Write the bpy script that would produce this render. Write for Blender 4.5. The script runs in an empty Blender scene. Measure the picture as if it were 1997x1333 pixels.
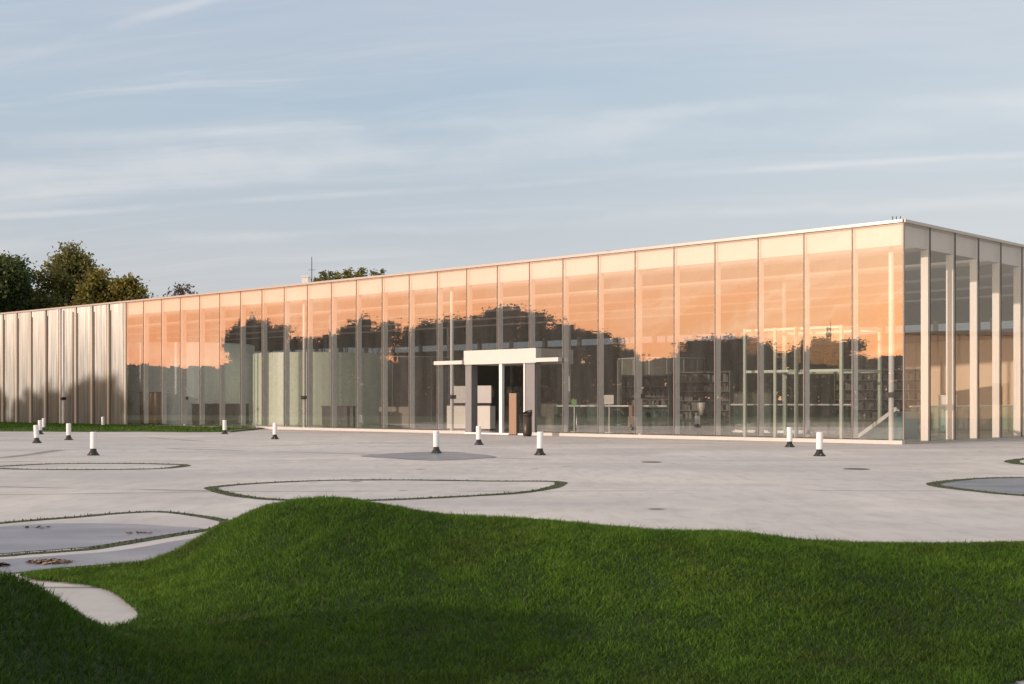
import bpy, math, random
import numpy as np
from mathutils import Vector, Matrix, noise as mnoise

random.seed(7); rng = np.random.default_rng(7)
scene = bpy.context.scene
COL = scene.collection
R = math.radians
EYE = 1.096          # camera height above the plaza
F_PX = 2444.0        # focal length in photo pixels (1997 px wide)
HOR = 785.0

# ------------------------------------------------------------------ helpers
def ground(px, py, z=0.0):
    """world point on height z seen at photo pixel px,py"""
    Y = F_PX * (EYE - z) / (py - HOR)
    return Vector(((px - 998.5) / F_PX * Y, Y, z))
def at(px, Y, z=0.0):
    return Vector(((px - 998.5) / F_PX * Y, Y, z))

class MB:
    def __init__(s): s.v = []; s.f = []; s.m = []
    def quad(s, a, b, c, d, mi=0):
        n = len(s.v); s.v += [tuple(a), tuple(b), tuple(c), tuple(d)]; s.f.append((n, n+1, n+2, n+3)); s.m.append(mi)
    def prism(s, poly, z0, z1, mi=0):
        """extrude xy polygon (counter-clockwise) between z0 and z1"""
        n = len(s.v); k = len(poly)
        for p in poly: s.v.append((p[0], p[1], z0))
        for p in poly: s.v.append((p[0], p[1], z1))
        s.f.append(tuple(range(n+k-1, n-1, -1))); s.m.append(mi)
        s.f.append(tuple(range(n+k, n+2*k))); s.m.append(mi)
        for i in range(k):
            j = (i+1) % k
            s.f.append((n+i, n+j, n+k+j, n+k+i)); s.m.append(mi)
    def box(s, c, ux, hx, hy, z0, z1, mi=0):
        """box centred at c (xy), x axis ux, half sizes hx, hy"""
        u = Vector((ux[0], ux[1])).normalized(); w = Vector((-u.y, u.x)); c = Vector((c[0], c[1]))
        s.prism([c-u*hx-w*hy, c+u*hx-w*hy, c+u*hx+w*hy, c-u*hx+w*hy], z0, z1, mi)
    def tube(s, p0, p1, r0, r1, n=8, mi=0, cap=True):
        p0 = Vector(p0); p1 = Vector(p1); d = (p1-p0)
        if d.length < 1e-6: return
        d.normalize(); a = d.orthogonal().normalized(); b = d.cross(a)
        k = len(s.v)
        for p, r in ((p0, r0), (p1, r1)):
            for i in range(n):
                t = 2*math.pi*i/n
                s.v.append(tuple(p + a*math.cos(t)*r + b*math.sin(t)*r))
        for i in range(n):
            j = (i+1) % n
            s.f.append((k+i, k+j, k+n+j, k+n+i)); s.m.append(mi)
        if cap:
            s.f.append(tuple(k+i for i in range(n-1, -1, -1))); s.m.append(mi)
            s.f.append(tuple(k+n+i for i in range(n))); s.m.append(mi)
    def lathe(s, c, prof, n=20, mi=0):
        """prof: list of (r,z) bottom to top"""
        k = len(s.v)
        for r, z in prof:
            for i in range(n):
                t = 2*math.pi*i/n
                s.v.append((c[0]+r*math.cos(t), c[1]+r*math.sin(t), c[2]+z))
        for q in range(len(prof)-1):
            for i in range(n):
                j = (i+1) % n
                s.f.append((k+q*n+i, k+q*n+j, k+(q+1)*n+j, k+(q+1)*n+i)); s.m.append(mi)
        s.f.append(tuple(k+i for i in range(n-1, -1, -1))); s.m.append(mi)
        e = k+(len(prof)-1)*n
        s.f.append(tuple(e+i for i in range(n))); s.m.append(mi)
    def build(s, name, mats, parent=None, smooth=False, loc=None):
        me = bpy.data.meshes.new(name)
        me.from_pydata(s.v, [], s.f); 
        for m in (mats if isinstance(mats, (list, tuple)) else [mats]): me.materials.append(m)
        me.polygons.foreach_set('material_index', s.m)
        if smooth: me.polygons.foreach_set('use_smooth', [True]*len(me.polygons))
        me.update()
        o = bpy.data.objects.new(name, me); COL.objects.link(o)
        if parent is not None: o.parent = parent
        if loc is not None: o.location = loc
        return o

def tag(o, label=None, cat=None, group=None, kind=None):
    if label: o['label'] = label
    if cat: o['category'] = cat
    if group: o['group'] = group
    if kind: o['kind'] = kind
    return o
def empty(name, loc=(0, 0, 0), rz=0.0):
    o = bpy.data.objects.new(name, None); COL.objects.link(o)
    o.empty_display_size = .3; o.location = loc; o.rotation_euler = (0, 0, rz)
    return o
def copy_tree(o, parent=None):
    c = o.copy(); COL.objects.link(c)
    if parent is not None: c.parent = parent
    for ch in list(o.children): copy_tree(ch, c)
    return c

# ------------------------------------------------------------------ materials
class NT:
    """tiny node-tree helper"""
    def __init__(s, tree): s.t = tree; s.n = tree.nodes; s.l = tree.links
    def new(s, typ, **kw):
        n = s.n.new(typ)
        for k, v in kw.items(): setattr(n, k, v)
        return n
    def put(s, sock, v):
        if hasattr(v, 'is_linked') or isinstance(v, bpy.types.NodeSocket): s.l.new(v, sock)
        else: sock.default_value = v
    def math(s, op, a, b=0.0, c=0.0, clamp=False):
        n = s.new('ShaderNodeMath', operation=op, use_clamp=clamp)
        s.put(n.inputs[0], a); s.put(n.inputs[1], b); s.put(n.inputs[2], c)
        return n.outputs[0]
    def mix(s, f, a, b, blend='MIX'):
        n = s.new('ShaderNodeMix', data_type='RGBA', blend_type=blend)
        n.clamp_factor = True
        s.put(n.inputs[0], f)
        s.put(n.inputs[6], a if not isinstance(a, tuple) else (*a, 1)[:4]); s.put(n.inputs[7], b if not isinstance(b, tuple) else (*b, 1)[:4])
        return n.outputs[2]
    def noise(s, vec, scale, detail=4, rough=.55, dist=0.0):
        n = s.new('ShaderNodeTexNoise'); n.noise_dimensions = '3D'
        if vec is not None: s.l.new(vec, n.inputs['Vector'])
        n.inputs['Scale'].default_value = scale; n.inputs['Detail'].default_value = detail
        n.inputs['Roughness'].default_value = rough; n.inputs['Distortion'].default_value = dist
        return n.outputs['Fac']
    def mapping(s, vec, scale=(1, 1, 1), rot=(0, 0, 0), loc=(0, 0, 0)):
        n = s.new('ShaderNodeMapping'); s.l.new(vec, n.inputs['Vector'])
        n.inputs['Scale'].default_value = scale; n.inputs['Rotation'].default_value = rot; n.inputs['Location'].default_value = loc
        return n.outputs[0]
    def smooth(s, v, a, b, lo=0.0, hi=1.0):
        n = s.new('ShaderNodeMapRange', interpolation_type='SMOOTHSTEP')
        s.put(n.inputs['Value'], v); n.inputs['From Min'].default_value = a; n.inputs['From Max'].default_value = b
        n.inputs['To Min'].default_value = lo; n.inputs['To Max'].default_value = hi
        return n.outputs[0]
    def ramp(s, v, stops, interp='LINEAR'):
        n = s.new('ShaderNodeValToRGB'); s.l.new(v, n.inputs[0]); e = n.color_ramp; e.interpolation = interp
        while len(e.elements) < len(stops): e.elements.new(0.5)
        for el, (p, c) in zip(e.elements, stops): el.position = p; el.color = (*c, 1)
        return n.outputs[0]
    def bump(s, h, strength=.3, dist=.02):
        n = s.new('ShaderNodeBump'); s.l.new(h, n.inputs['Height'])
        n.inputs['Strength'].default_value = strength; n.inputs['Distance'].default_value = dist
        return n.outputs[0]

def new_mat(name):
    m = bpy.data.materials.new(name); m.use_nodes = True; m.node_tree.nodes.clear()
    t = NT(m.node_tree); out = t.new('ShaderNodeOutputMaterial')
    return m, t, out
def plain(name, col, rough=.5, metal=0.0, var=.12, scale=6.0, bump=0.0, stretch=(1, 1, 1), spec=.5):
    m, t, out = new_mat(name)
    b = t.new('ShaderNodeBsdfPrincipled'); t.l.new(b.outputs[0], out.inputs[0])
    co = t.new('ShaderNodeTexCoord').outputs['Object']
    n = t.noise(t.mapping(co, stretch), scale, 5, .6)
    c = t.mix(n, tuple(x*(1-var) for x in col), tuple(min(1, x*(1+var)) for x in col))
    t.l.new(c, b.inputs['Base Color']); b.inputs['Roughness'].default_value = rough; b.inputs['Metallic'].default_value = metal
    b.inputs['Specular IOR Level'].default_value = spec
    if bump: t.l.new(t.bump(n, bump), b.inputs['Normal'])
    return m

def mat_concrete(name, col=(.43, .39, .365), wet=0.0):
    m, t, out = new_mat(name)
    b = t.new('ShaderNodeBsdfPrincipled'); t.l.new(b.outputs[0], out.inputs[0])
    co = t.new('ShaderNodeTexCoord').outputs['Object']
    big = t.noise(co, .16, 4, .55)
    streak = t.noise(t.mapping(co, (.16, .42, 1), (0, 0, R(-9))), 1.0, 8, .66, .5)
    mid = t.noise(t.mapping(co, (1.2, .5, 1), loc=(3, 5, 0)), .8, 9, .70)
    fine = t.noise(co, 42, 4, .7)
    c = t.mix(t.smooth(big, .3, .7), (col[0]*.9, col[1]*.91, col[2]*.95), (col[0]*1.08, col[1]*1.06, col[2]*1.02))
    c = t.mix(t.smooth(streak, .40, .64, 0, .55), c, (col[0]*.62, col[1]*.63, col[2]*.66))
    c = t.mix(t.smooth(mid, .50, .70, 0, .36), c, (col[0]*.66, col[1]*.66, col[2]*.66))
    c = t.mix(t.smooth(fine, .35, .75, 0, .22), c, (col[0]*.75, col[1]*.75, col[2]*.75))
    grain = t.noise(t.mapping(co, (1.0, .30, 1)), 4.5, 7, .72)
    c = t.mix(t.smooth(grain, .44, .66, 0, .34), c, (col[0]*.58, col[1]*.57, col[2]*.57))
    pale = t.noise(t.mapping(co, (.5, .22, 1), loc=(7, 2, 0)), 1.3, 7, .68)
    c = t.mix(t.smooth(pale, .52, .70, 0, .45), c, (min(1, col[0]*1.22), min(1, col[1]*1.21), min(1, col[2]*1.18)))
    # casting joints and cracks
    v = t.new('ShaderNodeTexVoronoi', feature='DISTANCE_TO_EDGE')
    warp = t.new('ShaderNodeVectorMath', operation='MULTIPLY_ADD'); warp.inputs[1].default_value = (.35, .35, 0)
    nz = t.new('ShaderNodeTexNoise'); nz.inputs['Scale'].default_value = .35; t.l.new(co, nz.inputs['Vector'])
    t.l.new(nz.outputs['Color'], warp.inputs[0]); t.l.new(co, warp.inputs[2])
    t.l.new(t.mapping(warp.outputs[0], (.05, .16, 1), (0, 0, R(12)), (3.37, 1.61, 0)), v.inputs['Vector']); v.inputs['Scale'].default_value = 1.0
    joint = t.smooth(v.outputs['Distance'], .0, .009, .75, 0)
    joint = t.math('MULTIPLY', joint, t.smooth(t.noise(co, .5, 2), .36, .50))
    c = t.mix(joint, c, (.10, .10, .075))
    # dark spots / dropped leaves
    vs = t.new('ShaderNodeTexVoronoi', feature='F1'); t.l.new(t.mapping(co, (1, .8, 1)), vs.inputs['Vector']); vs.inputs['Scale'].default_value = .9
    spot = t.math('MULTIPLY', t.smooth(vs.outputs['Distance'], .05, .11, .8, 0), t.smooth(t.noise(co, .23, 2), .48, .58))
    c = t.mix(spot, c, (.09, .085, .06))
    t.l.new(c, b.inputs['Base Color'])
    rr = t.smooth(streak, .4, .7, .75, .6)
    t.l.new(rr, b.inputs['Roughness'])
    b.inputs['Specular IOR Level'].default_value = .16
    t.l.new(t.bump(fine, .12, .01), b.inputs['Normal'])
    return m

def mat_puddle(name, col=(.20, .205, .235)):
    m, t, out = new_mat(name)
    b = t.new('ShaderNodeBsdfPrincipled'); t.l.new(b.outputs[0], out.inputs[0])
    co = t.new('ShaderNodeTexCoord').outputs['Object']
    n = t.noise(t.mapping(co, (.5, 1.3, 1)), 1.2, 5, .6)
    f = t.noise(co, 30, 4, .7)
    c = t.mix(t.smooth(n, .3, .7), tuple(x*.86 for x in col), tuple(x*1.1 for x in col))
    c = t.mix(t.smooth(f, .4, .8, 0, .35), c, (col[0]*.5, col[1]*.5, col[2]*.5))
    t.l.new(c, b.inputs['Base Color'])
    t.l.new(t.smooth(n, .35, .7, .40, .28), b.inputs['Roughness'])
    b.inputs['Specular IOR Level'].default_value = .22
    t.l.new(t.bump(f, .05, .004), b.inputs['Normal'])
    return m

def mat_glass(name, refl=.42, tint=(.66, .70, .66), rough=0.0, refc=(1, .97, .94), haze=0.0):
    m, t, out = new_mat(name)
    tr = t.new('ShaderNodeBsdfTransparent'); tr.inputs[0].default_value = (*tint, 1)
    gl = t.new('ShaderNodeBsdfGlossy'); gl.inputs['Roughness'].default_value = rough; gl.inputs[0].default_value = (*refc, 1)
    lw = t.new('ShaderNodeLayerWeight'); lw.inputs[0].default_value = .5       # same from either side of a thin pane
    f = t.math('ADD', t.math('MULTIPLY', t.math('POWER', lw.outputs['Facing'], 4.0), .55), refl, clamp=True)
    co = t.new('ShaderNodeTexCoord').outputs['Object']
    n = t.noise(t.mapping(co, (1.0, 1.0, .12)), 1.3, 2, .5)
    bm = t.new('ShaderNodeBump'); bm.inputs['Strength'].default_value = .11; bm.inputs['Distance'].default_value = .02
    t.l.new(n, bm.inputs['Height']); t.l.new(bm.outputs[0], gl.inputs['Normal'])
    mx = t.new('ShaderNodeMixShader'); t.l.new(f, mx.inputs[0]); t.l.new(tr.outputs[0], mx.inputs[1]); t.l.new(gl.outputs[0], mx.inputs[2])
    res = mx.outputs[0]
    if haze:  # milky haze mixed into the panes to lift their darks, varied by noise
        df = t.new('ShaderNodeBsdfDiffuse'); df.inputs[0].default_value = (.80, .82, .78, 1)
        tl = t.new('ShaderNodeBsdfTranslucent'); tl.inputs[0].default_value = (.80, .82, .78, 1)
        a_ = t.new('ShaderNodeMixShader'); a_.inputs[0].default_value = .5; t.l.new(df.outputs[0], a_.inputs[1]); t.l.new(tl.outputs[0], a_.inputs[2])
        haze_noise = t.noise(t.mapping(co, (2.2, 2.2, .25)), 1.2, 5, .65)
        b_ = t.new('ShaderNodeMixShader'); t.l.new(t.smooth(haze_noise, .25, .75, haze*.6, haze*1.4), b_.inputs[0]); t.l.new(res, b_.inputs[1]); t.l.new(a_.outputs[0], b_.inputs[2]); res = b_.outputs[0]
    t.l.new(res, out.inputs[0])
    return m

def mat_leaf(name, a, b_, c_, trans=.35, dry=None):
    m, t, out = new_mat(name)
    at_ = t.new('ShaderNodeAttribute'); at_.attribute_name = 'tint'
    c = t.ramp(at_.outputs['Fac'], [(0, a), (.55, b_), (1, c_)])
    if dry:
        da = t.new('ShaderNodeAttribute'); da.attribute_name = 'dry'; c = t.mix(da.outputs['Fac'], c, dry)
    d = t.new('ShaderNodeBsdfPrincipled'); t.l.new(c, d.inputs['Base Color']); d.inputs['Roughness'].default_value = .6
    d.inputs['Specular IOR Level'].default_value = .25
    tl = t.new('ShaderNodeBsdfTranslucent'); t.l.new(c, tl.inputs[0])
    mx = t.new('ShaderNodeMixShader'); mx.inputs[0].default_value = trans
    t.l.new(d.outputs[0], mx.inputs[1]); t.l.new(tl.outputs[0], mx.inputs[2]); t.l.new(mx.outputs[0], out.inputs[0])
    return m

def mat_brushed(name):
    """brushed aluminium cladding: streaky, vertically smeared mirror"""
    m, t, out = new_mat(name)
    b = t.new('ShaderNodeBsdfPrincipled'); t.l.new(b.outputs[0], out.inputs[0])
    co = t.new('ShaderNodeTexCoord').outputs['Object']
    n = t.noise(t.mapping(co, (9, 9, .25)), 1.0, 4, .6)
    w = t.noise(t.mapping(co, (1.2, 1.2, .35)), 1.0, 2, .5)
    c = t.mix(t.smooth(n, .32, .68), (.20, .214, .202), (.325, .343, .327))
    t.l.new(c, b.inputs['Base Color']); b.inputs['Metallic'].default_value = .72
    t.l.new(t.smooth(n, .3, .7, .36, .48), b.inputs['Roughness'])
    b.inputs['Anisotropic'].default_value = .85; b.inputs['Anisotropic Rotation'].default_value = .0
    tg = t.new('ShaderNodeTangent', direction_type='RADIAL', axis='Z'); t.l.new(tg.outputs[0], b.inputs['Tangent'])
    bm = t.new('ShaderNodeBump'); bm.inputs['Strength'].default_value = .25; bm.inputs['Distance'].default_value = .06
    t.l.new(w, bm.inputs['Height']); t.l.new(bm.outputs[0], b.inputs['Normal'])
    return m

M = dict(
    concrete=mat_concrete('concrete', (.545, .535, .505)), path=mat_concrete('path_concrete', (.46, .42, .40)),
    puddle=mat_puddle('puddle_water'),
    pool=mat_puddle('pool_water', (.15, .18, .22)),
    glass=mat_glass('facade_glass', .31, (.96, .97, .955), haze=.065), clere=mat_glass('clerestory_glass', .15, (.30, .33, .35)), clear=mat_glass('clear_glass', .10, (.80, .86, .82)),
    side_glass=mat_glass('side_glass', .14, (.97, .95, .91), refc=(1, .84, .70), haze=.06),
    green_glass=mat_glass('green_glass', .10, (.34, .60, .55)),
    white=plain('white_paint', (.78, .765, .74), .45, 0, .05), cream=plain('cream_paint', (.95, .92, .85), .5, 0, .05),
    mull=plain('mullion_metal', (.42, .40, .37), .4, .35, .12, 3, stretch=(1, 1, .2)),
    post=plain('post_paint', (.84, .83, .80), .45, 0, .06),
    fin=plain('fin_metal', (.50, .46, .40), .45, .2, .15, 3, stretch=(1, 1, .15)),
    sand=plain('sand_wall', (.80, .64, .45), .7, 0, .06, 1, stretch=(3, 3, .2)), jamb=plain('jamb_metal', (.20, .20, .205), .5, .1), lintel=plain('lintel_paint', (.60, .575, .535), .5, 0, .07, 2), sill=plain('sill_stone', (.52, .50, .46), .6), gapdark=plain('gap_dark', (.11, .085, .062), .6, 0, .3, 2, stretch=(2, 2, .2)), gap=plain('mullion_dark', (.16, .145, .13), .5, .1), dark=plain('dark_line', (.05, .045, .04), .6), black=plain('black_plastic', (.018, .017, .016), .5),
    alu=mat_brushed('brushed_aluminium'), roof=plain('roof_metal', (.42, .39, .37), .35, .3, .08),
    ceil=plain('ceiling_panels', (.22, .205, .19), .6, 0, .1, 2), floor=plain('polished_floor', (.30, .30, .27), .25, 0, .15, 1.5),
    blind=plain('frosted_band', (.60, .56, .56), .6, 0, .04), backwall=plain('dark_wall', (.16, .165, .135), .7, 0, .4, .8),
    drum=plain('frosted_drum', (.86, .95, .76), .35, 0, .05, 1, stretch=(1, 1, .3)), drum_b=plain('blue_grey_drum', (.80, .90, .92), .35, 0, .1, 1, stretch=(2, 2, .2)),
    wood=plain('brown_wood', (.27, .165, .095), .55, 0, .2, 8, stretch=(4, 4, .5)), bark=plain('bark', (.075, .058, .043), .85, 0, .3, 9, .4, (3, 3, .5)),
    bin=plain('bin_metal', (.055, .045, .035), .4, .5, .25, 10), wing=plain('wing_cladding', (.66, .60, .50), .5, .15, .08, 1, stretch=(3, 3, .2)),
    kerb=plain('kerb_stone', (.10, .095, .085), .7), paper=plain('sign_board', (.74, .73, .66), .5),
    seam=plain('seam_earth', (.045, .050, .020), .95, 0, .5, 9, .4), soil=plain('soil_green', (.018, .030, .008), .95, 0, .4, 4, .5),
    meadow=plain('meadow', (.045, .075, .018), .95, 0, .35, 1.2, .3),
    leaf_dark=mat_leaf('leaf_dark', (.027, .048, .019), (.064, .092, .028), (.14, .16, .042)),
    leaf_olive=mat_leaf('leaf_olive', (.07, .08, .026), (.18, .18, .055), (.33, .29, .10)),
    leaf_gold=mat_leaf('leaf_gold', (.055, .065, .017), (.16, .155, .036), (.42, .29, .065)),
    leaf_mirror=mat_leaf('leaf_dusk', (.055, .042, .030), (.10, .076, .052), (.16, .12, .08), .42),
    blade=mat_leaf('grass_blade', (.026, .062, .006), (.080, .176, .014), (.195, .29, .034), .36, (.085, .062, .016)),
    litter=plain('fallen_leaves', (.055, .026, .013), .6, 0, .7, 9), rust=plain('drain_iron', (.06, .055, .04), .7, 0, .4, 12),
    warm=plain('warm_grey', (.30, .26, .22), .6), teal=plain('teal_panel', (.10, .24, .24), .4, 0, .15, 2), green=plain('leafy_green', (.16, .34, .10), .6, 0, .4, 5),
)

# ------------------------------------------------------------------ facade curves
def curve(X, Y, h, k, k2, n, p=1.5, sub=10):
    pts = [(Vector((X, Y)), h)]; s = 0
    for i in range(n):
        for j in range(sub):
            ds = p/sub; a = h + k*s + k2*s*s
            X += math.cos(a)*ds; Y += math.sin(a)*ds; s += ds
        pts.append((Vector((X, Y)), h + k*s + k2*s*s))
    return pts
H0 = 2.36136
CORNER = (10.3108, 32.9948)
NL, NG = 42, 26                       # panels on the long front, of which the first NG are glass
NR = 16
LF = curve(*CORNER, H0, .00228, -2e-5, NL)
RF = curve(*CORNER, H0 - math.pi/2, -.00058, 0, NR)
def fpt(C, idx, t, sgn):
    """point on a facade at panel index idx, t metres inside"""
    i = max(0, min(len(C)-2, int(math.floor(idx)))); u = idx - i
    p = C[i][0].lerp(C[i+1][0], u); h = C[i][1]*(1-u) + C[i+1][1]*u
    inn = Vector((math.sin(h), -math.cos(h))) * sgn
    return p + inn*t, Vector((math.cos(h), math.sin(h)))
def L(idx, t=0.0): return fpt(LF, idx, t, 1)        # inward is to the right of heading
def Rr(idx, t=0.0): return fpt(RF, idx, t, -1)
TOP = 5.975

bld = empty('museum_building', (CORNER[0], CORNER[1], 0))
tag(bld, 'long low museum hall with tall glass panes mirroring an orange sunset sky', 'building')
INV = Matrix.Translation((-CORNER[0], -CORNER[1], 0))
def bp(mb, name, mat, parent=None, smooth=False):
    o = mb.build(name, mat, bld if parent is None else parent, smooth)
    if parent is None: o.matrix_parent_inverse = INV
    return o

# glass panes, mullions, columns
ENTRY = (9, 10)
for i in range(NG):
    a, d0 = L(i+.012); b, _ = L(i+.988)
    if i in ENTRY: z0 = 2.95
    else: z0 = .13
    q = MB(); j = random.uniform(-.006, .006)
    n = Vector((d0.y, -d0.x))
    a2 = a + n*j
    q.quad((a2.x, a2.y, z0), (b.x, b.y, z0), (b.x, b.y, 5.84), (a2.x, a2.y, 5.84))
    bp(q, 'glass_pane', M['glass'])
for i in range(NR):
    a, d0 = Rr(i+.012); b, _ = Rr(i+.988)
    q = MB(); q.quad((a.x, a.y, .06), (b.x, b.y, .06), (b.x, b.y, 5.84), (a.x, a.y, 5.84))
    bp(q, 'glass_pane', M['side_glass'])
for i in range(0, NG+1):
    q = MB(); p, d = L(i, .012); z0 = .125
    if i == 10: z0 = 2.95
    q.box(p, d, .014 if i else .02, .02, z0, 5.845)
    bp(q, 'mullion', M['gap'])
    if i and i < NG:
        q = MB(); p, d = L(i, .16)
        q.box(p, d, .03, .10, .13 if i != 10 else 2.95, 5.3); bp(q, 'column', M['post'])
for i in range(1, NR+1):
    q = MB(); p, d = Rr(i, .012); q.box(p, d, .016, .02, .06, 5.845); bp(q, 'mullion', M['dark'])
    q = MB(); p, d = Rr(i, .15); q.box(p, d, .035, .105, .065, 5.25); bp(q, 'column', M['cream'])
# brushed cladding panels on the far end of the long front
for i in range(NG, NL):
    a, d0 = L(i+.13); b, _ = L(i+.93)
    n = Vector((d0.y, -d0.x)); j1 = random.uniform(-.018, .018); j2 = random.uniform(-.01, .01)
    q = MB(); K = 6
    rows = [.02 + (5.84-.02)*k/K for k in range(K+1)]
    for k in range(K):
        pts = []
        for (pp, z) in ((a, rows[k]), (b, rows[k]), (b, rows[k+1]), (a, rows[k+1])):
            s = 1 if pp is a else -1
            o_ = n*(j1*s)
            pts.append((pp.x+o_.x, pp.y+o_.y, z))
        q.quad(*pts)
    bp(q, 'cladding_panel', M['alu'])
    q = MB(); p, d = L(i+.03, .02); q.box(p, d, .085, .05, .02, 5.84); bp(q, 'mullion', M['fin'])
    q = MB(); p, d = L(i+.905, -.012); q.box(p, d, .055, .01, .02, 5.55); bp(q, 'shadow_gap', M['gapdark'])

def strip(C, fn, i0, i1, t0, t1, z0, z1, step=1):
    q = MB(); a0, _ = fn(i0, t0); b0, _ = fn(i0, t1); i = i0
    while i < i1 - 1e-6:
        k = min(i+step, i1); a1, _ = fn(k, t0); b1, _ = fn(k, t1)
        q.prism([a0, a1, b1, b0] if fn is Rr else [b0, b1, a1, a0], z0, z1); a0, b0 = a1, b1; i = k
    return q
# frosted band below the roof, roof edge, plinth
bp(strip(LF, L, .02, NG, .10, .12, 5.27, 5.80), 'frosted_band', M['blind'])
bp(strip(RF, Rr, .05, NR, .10, .12, 5.27, 5.80), 'frosted_band', M['blind'])
bp(strip(LF, L, 0, ENTRY[0], -.08, .10, 0, .10), 'plinth', M['sill'])
bp(strip(LF, L, ENTRY[1]+1, 19.2, -.08, .10, 0, .10), 'plinth', M['sill'])
bp(strip(RF, Rr, .08, NR, -.02, .10, 0, .05), 'plinth', M['mull'])
bp(strip(LF, L, .0, NL, -.07, .30, 5.85, 5.93), 'roof_edge', M['roof'])
bp(strip(RF, Rr, .0, NR, -.05, .30, 5.848, 5.928), 'roof_edge', M['fin'])
# roof slab, floor, far walls
LE = L(NL, .3)[0]; RE = Rr(NR, .3)[0]; FAR = LE + (RE - Vector(CORNER)); 
outline = [Vector(p) for p in [L(0.2, .3)[0]]] + [Rr(i, .3)[0] for i in range(1, NR+1)] + [FAR] + [L(i, .3)[0] for i in range(NL, 0, -1)]
# solid bands; the openings between them are added to let daylight into the hall
t0_ = .3
for k_ in range(9):
    t1_ = t0_ + (3.2 if k_ else 2.3)
    bp(strip(LF, L, .25, NL, t0_, t1_, 5.86, TOP, 1.0), 'roof', M['roof'])
    bp(strip(LF, L, .25, NL, t0_, t1_, 5.60, 5.855, 1.0), 'ceiling', M['ceil'])
    gw = 1.7 if k_ < 2 else 1.0
    a_, _ = L(.3, t1_+.01); b_, _ = L(NL, t1_+.01); c_, _ = L(NL, t1_+gw-.01); d_, _ = L(.3, t1_+gw-.01)
    q = MB(); q.quad((a_.x, a_.y, 5.9), (b_.x, b_.y, 5.9), (c_.x, c_.y, 5.9), (d_.x, d_.y, 5.9)); bp(q, 'added_skylight', M['clear'])
    t0_ = t1_ + gw
inner = [Vector(p) for p in [L(0.05, .06)[0]]] + [Rr(i, .11)[0] for i in range(1, NR+1)] + [FAR] + [L(i, .11)[0] for i in range(NL, 0, -1)]
q = MB(); q.prism(inner, .01, .06); bp(q, 'floor', M['floor'])
def wall(a, b, z0, z1, th=.1):
    q = MB(); d = (b-a); q.box((a+b)/2, d, d.length/2, th, z0, z1); return q
bp(wall(RE, FAR, .06, 4.35), 'back_wall', M['backwall']); bp(wall(LE, FAR, .06, 4.35), 'back_wall', M['backwall'])
for A, B in ((RE, FAR), (LE, FAR)):
    q = MB(); q.quad((A.x, A.y, 4.35), (B.x, B.y, 4.35), (B.x, B.y, 4.85), (A.x, A.y, 4.85)); bp(q, 'clerestory_glass', M['clere'])
    bp(wall(A, B, 4.85, 5.6), 'back_wall', M['backwall'])
    n = int((B-A).length/2.6)
    for k in range(1, n):
        q = MB(); p = A.lerp(B, k/n); q.box(p, B-A, .09, .1, 4.36, 4.84); bp(q, 'column', M['white'])
# inner partition that closes the clad end and mid-depth rooms
A = L(NG, .35)[0]; A = L(33, .35)[0]; B = Vector((A.x*1.30, A.y*1.30))
bp(wall(A, B, .06, 5.58), 'partition_wall', M['warm'])
a_, b_ = at(1768, 52).xy, at(2095, 46).xy  # added inner wall; its beige and brown cap imitate the reflected wing
bp(wall(a_, b_, .06, 3.82), 'reflection_wall', M['sand'])
bp(wall(a_ + Vector((-.12, -.08)), b_ + Vector((-.12, -.08)), 3.56, 3.84, .05), 'reflection_cap', M['wood'])
# slender structural columns on an 8.6 m grid, each with a black box at chest height
for r_, t in enumerate((.75, 9.4, 18.0, 26.6, 35.2)):
    for idx in (.50, 6.25, 12.0, 17.75, 23.5):
        p, d = L(idx, t); q = MB(); q.tube((p.x, p.y, .06), (p.x, p.y, 5.6), .068, .068, 12)
        c = bp(q, 'structural_column', M['white'], smooth=False)
        if r_ == 0:
            q = MB(); q.box(p, d, .11, .11, 1.24, 1.38); bp(q, 'control_box', M['black'], c)
# poles of the same kind standing before the clad end
p, d = L(29.3, -.45); q = MB(); q.tube((p.x, p.y, 0), (p.x, p.y, 5.7), .068, .068, 12); c = bp(q, 'structural_column', M['white'])
q = MB(); q.box(p, d, .10, .10, 1.24, 1.38); bp(q, 'control_box', M['black'], c)

# entrance portal
portal = empty('entrance_portal', (0, 0, 0)); portal.parent = bld; portal.matrix_parent_inverse = INV
def pbox(name, i0, i1, t0, t1, z0, z1, mat):
    q = strip(LF, L, i0, i1, t0, t1, z0, z1, 1); return q.build(name, mat, portal)
pbox('portal_box', 8.72, 11.0, -.14, 1.8, 2.44, 2.93, M['lintel'])
pbox('canopy_slab', 8.0, 8.715, -.24, -.03, 2.46, 2.59, M['lintel'])
pbox('canopy_slab', 11.005, 11.95, -.24, -.03, 2.46, 2.59, M['lintel'])
pbox('jamb', 10.80, 11.0, -.06, .25, .02, 2.435, M['jamb']); pbox('jamb', 8.80, 9.08, -.06, .25, .02, 2.435, M['jamb'])
pbox('door_post', 9.80, 9.89, -.08, .04, .02, 2.435, M['white'])
pbox('door_post', 9.09, 9.13, -.08, .04, .02, 2.435, M['white'])
pbox('threshold', 9.0, 10.9, -.25, .5, .005, .06, M['white'])
for i0, i1 in ((9.14, 9.79), (9.90, 10.77)):
    a, _ = L(i0, 1.6); b, _ = L(i1, 1.6); q = MB(); q.quad((a.x, a.y, .08), (b.x, b.y, .08), (b.x, b.y, 2.43), (a.x, a.y, 2.43)); q.build('door_pane', M['clear'], portal)

for ix in (9.74, 9.95):
    p, d = L(ix, 1.52); q = MB(); q.tube((p.x, p.y, .8), (p.x, p.y, 1.5), .02, .02, 8); q.build('door_handle', M['mull'], portal)
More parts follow.
